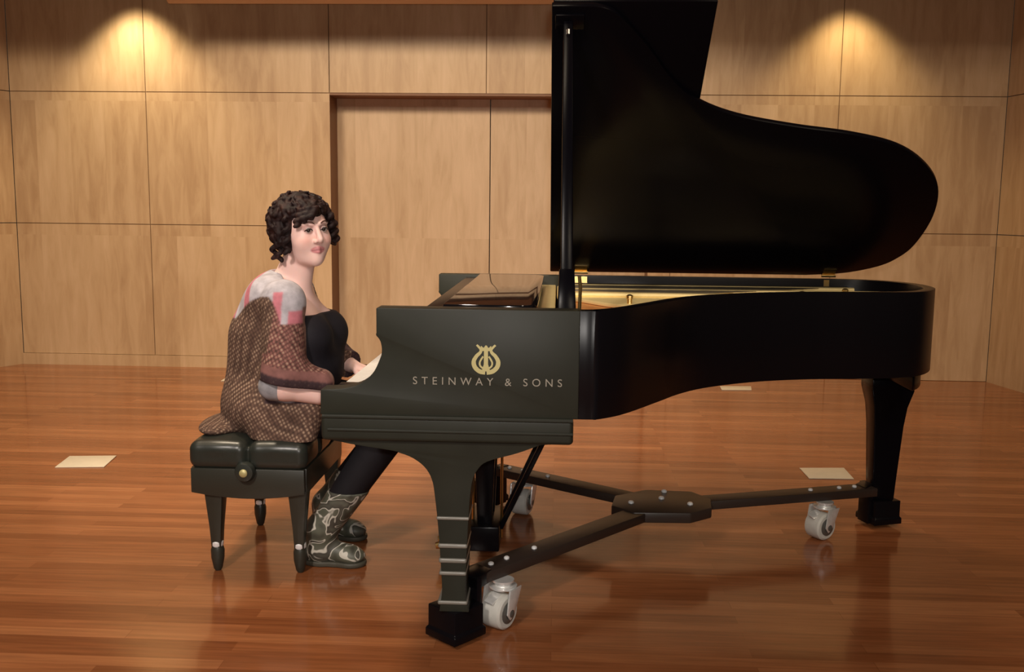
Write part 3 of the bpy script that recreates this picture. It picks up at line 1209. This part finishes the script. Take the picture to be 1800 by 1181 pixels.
def hand(f, wr, d, n, curl):
    d = d / np.linalg.norm(d)
    n = n - d * (n @ d)
    n /= np.linalg.norm(n)
    l = np.cross(d, n)
    for o_, rr in ((-.028, .011), (-.010, .012), (.009, .012), (.027, .011)):
        f.cone(wr + d * .012 + l * o_ * .55, wr + d * .088 + l * o_, .015, rr, .012)
    for o_, ln, sp_ in ((-.030, .058, -.10), (-.0105, .076, -.03), (.0095, .080, .03), (.029, .070, .10)):
        dd = d + l * sp_
        a = wr + d * .088 + l * o_
        c_ = curl
        b = a + (dd * math.cos(c_) - n * math.sin(c_)) * ln * .5
        e = b + (dd * math.cos(c_ * 2.2) - n * math.sin(c_ * 2.2)) * ln * .30
        g_ = e + (dd * math.cos(c_ * 3) - n * math.sin(c_ * 3)) * ln * .24
        f.cone(a, b, .0092, .0086, .004)
        f.cone(b, e, .0086, .0078, .002)
        f.cone(e, g_, .0078, .0068, .002)
    return d, n, l


def thumb(f, wr, d, n, l, s_):
    a = wr + d * .028 + l * s_ * .022 - n * .004
    b = a + d * .030 + l * s_ * .024 - n * .008
    c_ = b + d * .030 + l * s_ * .010 - n * .006
    e = c_ + d * .020 + l * s_ * .002 - n * .004
    f.cone(a, b, .013, .0115, .01)
    f.cone(b, c_, .0112, .0095, .004)
    f.cone(c_, e, .0095, .0078, .002)


f = Field((-1.22, 3.15, .02), (-.44, 3.74, 1.34), .0026)
torso(f)
legs(f)
for a_, dx in ((AN_R, 0), (AN_L, 0)):
    f.cone(a_, a_ + np.array([.01, -.005, -.07]), .040, .034, .02)
    f.cone(a_ + np.array([0, 0, -.080]), a_ + np.array([.085, -.012, -.096]), .026, .020, .02)
# arms
for s_, e_, w_ in ((SH_R, EL_R, WR_R), (SH_L, EL_L, WR_L)):
    f.ball(s_, .055, .04)
    f.cone(s_, e_, .052, .043, .03)
    f.cone(e_, w_, .043, .027, .02)
d, n, l = hand(f, WR_R, np.array([.9, .25, -.10]), np.array([.1, -.2, 1.0]), .22)
thumb(f, WR_R, d, n, l, -1 if (np.cross(d, n) @ np.array([0, 1, 0])) < 0 else 1)
d, n, l = hand(f, WR_L, np.array([.92, -.30, -.22]), np.array([.3, .0, 1.0]), .26)
thumb(f, WR_L, d, n, l, 1 if (np.cross(d, n) @ np.array([0, 1, 0])) < 0 else -1)
# neck
f.cone(tp(.01, 0, .99), hp(0, -.028, -.070), .058, .050, .025)
f.cone(tp(.055, .0, .955), hp(0, .0, -.095), .042, .030, .03)
# head
f.ell(hp(0, -.022, .025), (.074, .092, .088), BH, .01)
f.ell(hp(0, .030, -.010), (.066, .062, .092), BH, .03)
f.ell(hp(0, .038, -.066), (.054, .050, .046), BH, .03)
f.ball(hp(0, .072, -.098), .020, .03)
f.ell(hp(0, .030, -.092), (.040, .045, .018), BH, .02)
for s_ in (-1, 1):
    f.ball(hp(s_ * .036, .055, -.030), .031, .022)
    f.ball(hp(s_ * .030, .103, .010), .0175, .016, True)
    f.cone(hp(s_ * .014, .088, .030), hp(s_ * .046, .076, .030), .007, .006, .012)
    f.ball(hp(s_ * .0118, .098, -.030), .0080, .006)
    f.ell(hp(s_ * .076, -.01, -.005), (.010, .022, .030), BH, .008)
    # lids
    f.ball(hp(s_ * .030, .0795, .009), .0135, .003)
f.cone(hp(0, .090, .020), hp(0, .111, -.022), .0070, .0105, .008)
f.ball(hp(0, .1105, -.0255), .0102, .004)
for x0 in (-1, 1):
    f.cone(hp(0, .0935, -.0550), hp(x0 * .024, .0815, -.0600), .0060, .0030, .004)
    f.cone(hp(0, .0930, -.0668), hp(x0 * .022, .0820, -.0618), .0068, .0032, .004)
me, V = f.mesh('person', 2)
q = (V - HC)
qa, qb, qc = q @ HS, q @ HF2, q @ HU
SK = np.array([.88, .585, .525])
col = np.tile(SK, (len(V), 1))


def blend(mask, c_):
    col[:] = col * (1 - mask[:, None]) + np.array(c_) * mask[:, None]


blush = np.exp(-(((np.abs(qa) - .043) / .018) ** 2 + ((qc + .028) / .018) ** 2)) * (qb > .02) * .45
blend(blush, (.78, .33, .26))
lip = np.clip(1.25 - np.sqrt((qa / .0245) ** 2 + ((qc + .0605) / .0112) ** 2), 0, .25) * 4 * (qb > .07)
blend(np.clip(lip, 0, 1) * .85, (.60, .20, .22))
blend(np.clip(1 - np.abs(qc + .0605 + .05 * np.abs(qa)) / .0026, 0, 1) * (np.abs(qa) < .024) * (qb > .07) * .75, (.22, .05, .06))
lid = np.clip(1.4 - np.sqrt(((np.abs(qa) - .0305) / .0150) ** 2 + ((qc - .014) / .0100) ** 2), 0, .4) * 2.5 * (qb > .05)
blend(np.clip(lid, 0, 1) * .55, (.34, .17, .15))
paint(me, col)
M['skin'] = mat_tint('skin', .48, .4, sss=.12)
person = bpy.data.objects.new('person', me)
COL.objects.link(person)
POR = Vector((-1.0, 3.46, 0))
me.transform(Matrix.Translation(-POR))
person.location = POR
ORG[person] = POR
me.materials.append(M['skin'])
tag(person, 'person in patterned cardigan and black trousers seated at the piano, looking at the camera', 'person')

M['eye'] = plain('eye_white', (.50, .44, .41), .3)
M['iris'] = plain('dark_iris', (.016, .009, .007), .25)
M['lash'] = plain('lash', (.020, .009, .008), .7)
M['brow'] = plain('eyebrow', (.085, .036, .025), .8)
for s_ in (-1, 1):
    bm = BM()
    c_ = hp(s_ * .0300, .0845, .0085)
    bmesh.ops.create_uvsphere(bm, u_segments=20, v_segments=12, radius=.0112, matrix=Matrix.Translation(Vector(c_)))
    ey = obj('eye', bm, M['eye'], person)
    look = (np.array([0, 0, CAM_H]) - c_)
    look /= np.linalg.norm(look)
    bm = BM()
    bmesh.ops.create_uvsphere(bm, u_segments=18, v_segments=10, radius=.0074, matrix=Matrix.Translation(Vector(c_ + look * .0060)))
    obj('iris', bm, M['iris'], ey, label='dark brown iris')
    bm = BM()
    pts = [hp(s_ * (.0300 + .0150 * t), .0950 - .0070 * t * t - .0045 * max(0, t), .0140 - .0075 * t * t) for t in (-1, -.6, -.2, .2, .6, 1)]
    tube(bm, pts, [.0010, .0020, .0026, .0026, .0024, .0012], 8)
    obj('eyelashes', bm, M['lash'], person)
    bm = BM()
    pts = [hp(s_ * (.013 + .040 * t), .0975 - .021 * t * t, .0315 + .007 * math.sin(math.pi * min(1, t * 1.2))) for t in (0, .25, .5, .75, 1)]
    tube(bm, pts, [.0018, .0028, .0028, .0022, .0010], 8)
    obj('eyebrow', bm, M['brow'], person)

# --- hair: a cap of short curls
f = Field(HC - .165, HC + .165, .0032)
rnd = random.Random(11)
f.ell(hp(0, -.032, .030), (.086, .094, .090), BH, .01)
for s_ in (-1, 1):
    f.ell(hp(s_ * .070, -.012, .020), (.022, .050, .060), BH, .01)
cnt = 0
while cnt < 330:
    v = np.array([rnd.gauss(0, 1), rnd.gauss(0, 1), rnd.gauss(0, 1)])
    v /= np.linalg.norm(v)
    a, b, c_ = v[0] * .108, -.026 + v[1] * .112, .026 + v[2] * .104
    if c_ < -.02:
        a *= 1.06
    # keep the face clear
    if b > -.02 and abs(a) < .090 and c_ < .070 and not (abs(a) > .066 and b < .035):
        continue
    if c_ < -.104 or (b > .02 and c_ < .055):
        continue
    if c_ < -.075 and b > -.01 and abs(a) < .085:
        continue
    p = np.array([a, b, c_]) * (.90 + .13 * rnd.random())
    t1 = np.cross(v, [rnd.gauss(0, 1), rnd.gauss(0, 1), rnd.gauss(0, 1)])
    t1 /= np.linalg.norm(t1)
    t2 = np.cross(v, t1)
    rr = .009 + .006 * rnd.random()
    prev = None
    for s_ in range(6):
        an = s_ * 1.05
        qv = p + (t1 * math.cos(an) + t2 * math.sin(an)) * rr + v * (.0028 * s_ - .008)
        w_ = hp(*qv)
        if prev is not None:
            f.cone(prev, w_, .0074, .0066, .005)
        prev = w_
    cnt += 1
for _ in range(170):
    v = np.array([rnd.gauss(0, 1), rnd.gauss(0, 1), rnd.gauss(0, 1)])
    v /= np.linalg.norm(v)
    p = np.array([v[0] * .112, -.026 + v[1] * .114, .026 + v[2] * .106])
    if p[2] < -.095 or (p[1] > .01 and p[2] < .078 and abs(p[0]) < .098):
        continue
    t1 = np.cross(v, [rnd.gauss(0, 1), rnd.gauss(0, 1), rnd.gauss(0, 1)])
    t1 /= np.linalg.norm(t1)
    t2 = np.cross(v, t1)
    prev = None
    for s_ in range(7):
        an = s_ * .95
        w_ = hp(*(p + (t1 * math.cos(an) + t2 * math.sin(an)) * .0085 + v * (.0022 * s_ - .006)))
        if prev is not None:
            f.cone(prev, w_, .0042, .0036, .002)
        prev = w_
# side locks and a fringe falling over her right brow
for (a, b, c_), (a2, b2, c2) in (((-.085, .035, .05), (-.088, .020, -.07)), ((.082, .040, .055), (.088, .040, -.045)), ((.100, .03, .03), (.108, .030, -.050)), ((.104, .005, .03), (.118, .01, -.045)), ((.108, -.02, .04), (.122, -.015, -.035)), ((-.094, -.01, .0), (-.094, -.02, -.10)), ((-.100, -.03, .02), (-.106, -.035, -.09)), ((.100, .00, .02), (.104, .01, -.055)),
                                 ((-.02, .080, .088), (-.052, .088, .040)), ((.0, .085, .086), (-.030, .099, .050)), ((-.04, .07, .08), (-.068, .068, .025))):
    n_ = 26
    prev = None
    ph = rnd.random() * 6
    for i in range(n_):
        t = i / (n_ - 1)
        an = ph + i * .75
        qv = np.array([a + (a2 - a) * t + .0085 * math.cos(an), b + (b2 - b) * t + .0085 * math.sin(an), c_ + (c2 - c_) * t])
        w_ = hp(*qv)
        if prev is not None:
            f.cone(prev, w_, .0076, .0070, .005)
        prev = w_
me, V = f.mesh('hair', 1)
m, nt, b = newmat('dark_curls')
mp = mapping(nt, (1, 1, 1))
no = nd(nt, 'ShaderNodeTexNoise', Scale=26.0, Detail=4.0)
nt.links.new(mp.outputs[0], no.inputs['Vector'])
rp = ramp(nt, [(.34, (.006, .0018, .0022)), (.54, (.015, .0042, .0040)), (.76, (.050, .015, .009))])
nt.links.new(no.outputs['Fac'], rp.inputs[0])
nt.links.new(rp.outputs[0], b.inputs['Base Color'])
b.inputs['Roughness'].default_value = .62
b.inputs['Specular IOR Level'].default_value = .3
bp = nd(nt, 'ShaderNodeBump', Strength=.55, Distance=.004)
no3 = nd(nt, 'ShaderNodeTexNoise', Scale=170.0, Detail=3.0, Distortion=1.5)
nt.links.new(mp.outputs[0], no3.inputs['Vector'])
nt.links.new(no3.outputs['Fac'], bp.inputs['Height'])
nt.links.new(bp.outputs[0], b.inputs['Normal'])
M['hair'] = m
link('hair', me, M['hair'], person)

# --- black scoop-neck top
f = Field((-1.22, 3.18, .52), (-.66, 3.74, 1.06), .0036)
torso(f, .010)
X, Y, Z = f.full()
fw_ = (X - TC[0]) * T[0] + (Y - TC[1]) * T[1]
sd_ = (X - TC[0]) * U[0] + (Y - TC[1]) * U[1]
neck = Z - (.893 + 6.0 * np.maximum(np.abs(sd_) - .125, 0) ** 1.5 - .1 * np.minimum(fw_ - .05, 0))
f.F = np.maximum(f.F, neck).astype(np.float32)
f.F = np.maximum(f.F, -(fw_ - .0))
me, V = f.mesh('top', 2)
M['black_knit'] = plain('black_knit', (.010, .0085, .013), .75, spec=.3, noise=.3, scale=60)
link('scoop_neck_top', me, M['black_knit'], person, 'black scoop-neck top')

# --- black trousers
f = Field((-1.24, 3.15, .09), (-.44, 3.76, .70), .0042)
f.ell(tp(-.01, 0, .575), (.172, .203, .105), BT, .03)
legs(f, .010)
f.F = np.maximum(f.F, .235 - f.full()[2])
me, V = f.mesh('trousers', 2)
M['black_cloth'] = plain('black_cloth', (.0075, .0065, .009), .7, spec=.3, noise=.3, scale=40)
link('trousers', me, M['black_cloth'], person, 'black trousers')


# --- cardigan
def mat_print():
    """woven print: a tint for each area, with a small lattice of pale dots"""
    m, nt, b = newmat('printed_fabric')
    L = nt.links.new
    a = nd(nt, 'ShaderNodeVertexColor')
    a.layer_name = 'tint'
    mp = mapping(nt, (88, 88, 78), rot=(.0, .55, .2))
    vo = nd(nt, 'ShaderNodeTexVoronoi', Scale=1.0, Randomness=.18)
    L(mp.outputs[0], vo.inputs['Vector'])
    rp = ramp(nt, [(.16, (1, 1, 1)), (.42, (0, 0, 0))])
    L(vo.outputs['Distance'], rp.inputs[0])
    dk = ramp(nt, [(.40, (0, 0, 0)), (.75, (1, 1, 1))])
    L(vo.outputs['Distance'], dk.inputs[0])
    ml = nd(nt, 'ShaderNodeMath', operation='MULTIPLY')
    L(rp.outputs[0], ml.inputs[0])
    L(a.outputs['Alpha'], ml.inputs[1])
    mx = nd(nt, 'ShaderNodeMix', data_type='RGBA')
    mx.inputs['B'].default_value = (.34, .235, .165, 1)
    L(ml.outputs[0], mx.inputs['Factor'])
    L(a.outputs[0], mx.inputs['A'])
    ml2 = nd(nt, 'ShaderNodeMath', operation='MULTIPLY')
    L(dk.outputs[0], ml2.inputs[0])
    L(a.outputs['Alpha'], ml2.inputs[1])
    mx2 = nd(nt, 'ShaderNodeMix', data_type='RGBA')
    mx2.inputs['B'].default_value = (.06, .034, .026, 1)
    L(ml2.outputs[0], mx2.inputs['Factor'])
    L(mx.outputs['Result'], mx2.inputs['A'])
    no = nd(nt, 'ShaderNodeTexNoise', Scale=30.0, Detail=4.0)
    tc = nd(nt, 'ShaderNodeTexCoord')
    L(tc.outputs['Object'], no.inputs['Vector'])
    g = ramp(nt, [(.3, (.75, .75, .75)), (.7, (1.2, 1.2, 1.2))])
    L(no.outputs['Fac'], g.inputs[0])
    mx3 = nd(nt, 'ShaderNodeMix', data_type='RGBA', blend_type='MULTIPLY')
    mx3.inputs['Factor'].default_value = 1
    L(mx2.outputs['Result'], mx3.inputs['A'])
    L(g.outputs[0], mx3.inputs['B'])
    L(mx3.outputs['Result'], b.inputs['Base Color'])
    b.inputs['Roughness'].default_value = .85
    b.inputs['Specular IOR Level'].default_value = .25
    return m


M['print'] = mat_print()
f = Field((-1.32, 3.10, .46), (-.66, 3.80, 1.10), .0036)
torso(f, .022)
# skirt of the cardigan, spread over the hips, the seat and the near thigh
f.ell(tp(-.020, 0, .555), (.192, .235, .125), BT, .05)
f.cone(tp(-.08, -.06, .80), tp(-.115, -.06, .55), .10, .09, .05)
f.cone(np.array([-1.0, 3.33, .565]), np.array([-.875, 3.295, .565]), .105, .085, .04)
f.cone(np.array([-1.0, 3.26, .475]), np.array([-.87, 3.24, .475]), .05, .045, .05)
f.ell(np.array([-1.19, 3.40, .490]), (.085, .17, .028), None, .03)
# opening down the front and the neck
X, Y, Z = f.full()
fw_ = (X - TC[0]) * T[0] + (Y - TC[1]) * T[1]
sd_ = (X - TC[0]) * U[0] + (Y - TC[1]) * U[1]
fi = R(25)
cut = .062 - .42 * np.clip(Z - .86, 0, 1) + 1.6 * np.clip(.66 - Z, 0, 1) - .20 * np.clip(sd_ / .06, 0, 1) * np.clip((Z - .82) / .06, 0, 1)
opn = cut - (fw_ * math.cos(fi) + sd_ * math.sin(fi))
f.F = np.maximum(f.F, -np.maximum(opn, .055 * np.clip((Z - .86) / .1, 0, 1) - fw_ - .03 * np.clip((Z - .9) / .1, 0, 1) - (Z < .86) * .05)).astype(np.float32)
nk = np.sqrt((fw_ - .05) ** 2 + (sd_) ** 2 + ((Z - 1.04) * .8) ** 2) - .088
f.F = np.maximum(f.F, -nk)
f.F = np.maximum(f.F, Z - 1.055)
# sleeves: loose to just below the elbow
sl = Field((-1.32, 3.10, .46), (-.66, 3.80, 1.10), .0036)
for s_, e_, w_ in ((SH_R, EL_R, WR_R), (SH_L, EL_L, WR_L)):
    fd = (w_ - e_) / np.linalg.norm(w_ - e_)
    sl.ball(s_, .072, .03)
    if s_ is SH_R:
        sl.cone(s_, np.array([-.925, 3.215, .70]), .070, .076, .03)
        sl.cone(np.array([-.925, 3.215, .695]), np.array([-.805, 3.245, .675]), .072, .046, .04)
        sl.F = np.where((Y < 3.34) & (Z < .80), np.maximum(sl.F, .688 - .20 * (X + .98) - Z), sl.F).astype(np.float32)
        sl.cone(np.array([-.960, 3.205, .664]), np.array([-.915, 3.218, .656]), .050, .046, .004)
    else:
        sl.cone(s_, e_, .064, .060, .03)
        end = e_ + fd * .095
        sl.cone(e_, end, .058, .054, .03)
        pl_ = (X - end[0]) * fd[0] + (Y - end[1]) * fd[1] + (Z - end[2]) * fd[2]
        sl.F = np.where((np.abs(Y - e_[1]) < .14) & (Z < .80), np.maximum(sl.F, pl_), sl.F).astype(np.float32)
f.F = smin(f.F, sl.F, .012).astype(np.float32)
f.F = np.maximum(f.F, .4700 - Z)
me, V = f.mesh('cardigan', 2)
q = V - TC
fv, sv, zv = q @ T, q @ U, V[:, 2]
BODY, SLV, DARK = np.array([.135, .078, .056]), np.array([.225, .092, .082]), np.array([.050, .028, .033])
col = np.tile(BODY, (len(V), 1))
al = np.ones(len(V))
rngv = np.random.RandomState(3)


def segd(P, a, b):
    d = b - a
    t = np.clip((P - a) @ d / (d @ d), 0, 1)
    return np.linalg.norm(P - a - t[:, None] * d, axis=1), t


du_, tu_ = segd(V, SH_R, np.array([-.925, 3.215, .66]))
zc = .688 - .20 * (V[:, 0] + .98)
near_ = (V[:, 1] < 3.315) & (zv > .60)
slv = near_ & (du_ < .095) & (V[:, 0] > -.985 + .15 * (zv - .68)) & (zv < .965)
slv |= near_ & (V[:, 0] > -.99) & (zv < .78) & (zv > zc - .004) & (V[:, 1] < 3.29)
col[slv] = SLV
bnd = slv & (zv < zc + .060)
col[bnd] = (.21, .095, .085)
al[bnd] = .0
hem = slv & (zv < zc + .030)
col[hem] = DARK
al[hem] = .10
dl_, tl_ = segd(V, np.array([-.960, 3.205, .664]), np.array([-.915, 3.218, .656]))
lin = (dl_ < .052) & (zv < zc - .002) & (V[:, 1] < 3.30)
col[lin] = (.30, .29, .31)
al[lin] = 0
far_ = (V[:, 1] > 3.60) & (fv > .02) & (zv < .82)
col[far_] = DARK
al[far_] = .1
# grey-white yoke with rose patches
yoke = zv > np.maximum(.968 - np.where(fv > .045, np.where(sv < -.165, 34.0, 14.0), 3.2) * (fv - .045) ** 2, .878)
col[yoke] = (.46, .43, .47)
al[yoke] = 0
rose = yoke & ((np.abs(fv + .060) < .016) | (fv < -.132) | ((np.abs(fv - .082) < .016) & (zv < .985)) | ((fv > .118) & (zv < .92)))
col[rose] = (.56, .19, .23)
cutv = .062 - .42 * np.clip(zv - .86, 0, 1) + 1.6 * np.clip(.66 - zv, 0, 1)
edge_ = (fv * math.cos(R(25)) + sv * math.sin(R(25)) > cutv - .022) & (zv < .93) & (zv > .55) & (sv < 0) & (sv > -.19)
col[edge_] = (.30, .17, .14)
al[edge_] = .25
ev = np.zeros(len(me.edges) * 2, np.int32)
me.edges.foreach_get('vertices', ev)
ev = ev.reshape(-1, 2)
ca = np.concatenate([col, al[:, None]], 1)
for _ in range(2):
    sm = np.zeros_like(ca)
    ct = np.bincount(ev.ravel(), minlength=len(ca))
    for a, b in ((0, 1), (1, 0)):
        for k in range(4):
            sm[:, k] += np.bincount(ev[:, a], ca[ev[:, b], k], len(ca))
    ca = .4 * ca + .6 * sm / ct[:, None]
col, al = ca[:, :3], ca[:, 3]
at = me.color_attributes.new('tint', 'FLOAT_COLOR', 'POINT')
at.data.foreach_set('color', np.concatenate([col, al[:, None]], 1).astype(np.float32).ravel())
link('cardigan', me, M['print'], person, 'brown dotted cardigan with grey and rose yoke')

# --- shoes
m, nt, b = newmat('swirled_shoe')
L = nt.links.new
mp = mapping(nt, (1, 1, 1))
no = nd(nt, 'ShaderNodeTexNoise', Scale=13.0, Detail=1.0, Distortion=1.2)
L(mp.outputs[0], no.inputs['Vector'])
rp = ramp(nt, [(.30, (.045, .043, .032)), (.46, (.095, .098, .070)), (.495, (.10, .10, .075)), (.508, (.55, .52, .45)), (.53, (.52, .49, .42)), (.55, (.05, .045, .036)), (.75, (.12, .12, .092))])
L(no.outputs['Fac'], rp.inputs[0])
L(rp.outputs[0], b.inputs['Base Color'])
b.inputs['Roughness'].default_value = .5
M['shoe'] = m
M['sole'] = plain('shoe_sole', (.06, .055, .04), .6)
for an, tw, lb, top_ in ((AN_R, -.08, 'grey-green high shoe with white swirls, nearer foot', .275), (AN_L, -.16, 'grey-green high shoe with white swirls, farther foot', .275)):
    fx = np.array([math.cos(tw), math.sin(tw), 0])
    sx = np.array([-fx[1], fx[0], 0])
    c0 = np.array([an[0], an[1], 0])
    f = Field(c0 + np.array([-.12, -.12, .0]), c0 + np.array([.22, .12, .33]), .0034)
    f.ell(c0 - fx * .025 + Z3 * .050, (.055, .040, .045), [fx, sx, Z3], .02)
    f.cone(c0 + Z3 * .055, c0 + fx * .10 + Z3 * .040, .042, .034, .02)
    f.ell(c0 + fx * .105 + Z3 * .035, (.052, .043, .028), [fx, sx, Z3], .02)
    kn_ = KN_R if an is AN_R else KN_L
    dd = kn_ - an
    f.cone(c0 + Z3 * .055 - fx * .004, an, .050, .055, .02)
    f.cone(an, an + dd * ((top_ + .02 - an[2]) / dd[2]), .055, .064, .02)
    zz = f.full()[2]
    f.F = np.maximum(f.F, .012 - zz).astype(np.float32)
    f.F = np.maximum(f.F, zz - top_)
    me, V = f.mesh('shoe', 2)
    sh = link('shoe', me, M['shoe'], person, lb)
    f = Field(c0 + np.array([-.12, -.12, -.012]), c0 + np.array([.22, .12, .06]), .0034)
    f.ell(c0 - fx * .022 + Z3 * .014, (.060, .042, .030), [fx, sx, Z3], .01)
    f.cone(c0 + Z3 * .012, c0 + fx * .10 + Z3 * .012, .040, .040, .02)
    f.ell(c0 + fx * .105 + Z3 * .012, (.056, .047, .028), [fx, sx, Z3], .01)
    zz = f.full()[2]
    f.F = np.maximum(f.F, .001 - zz).astype(np.float32)
    f.F = np.maximum(f.F, zz - .019)
    me, V = f.mesh('sole', 1)
    link('sole', me, M['sole'], sh)
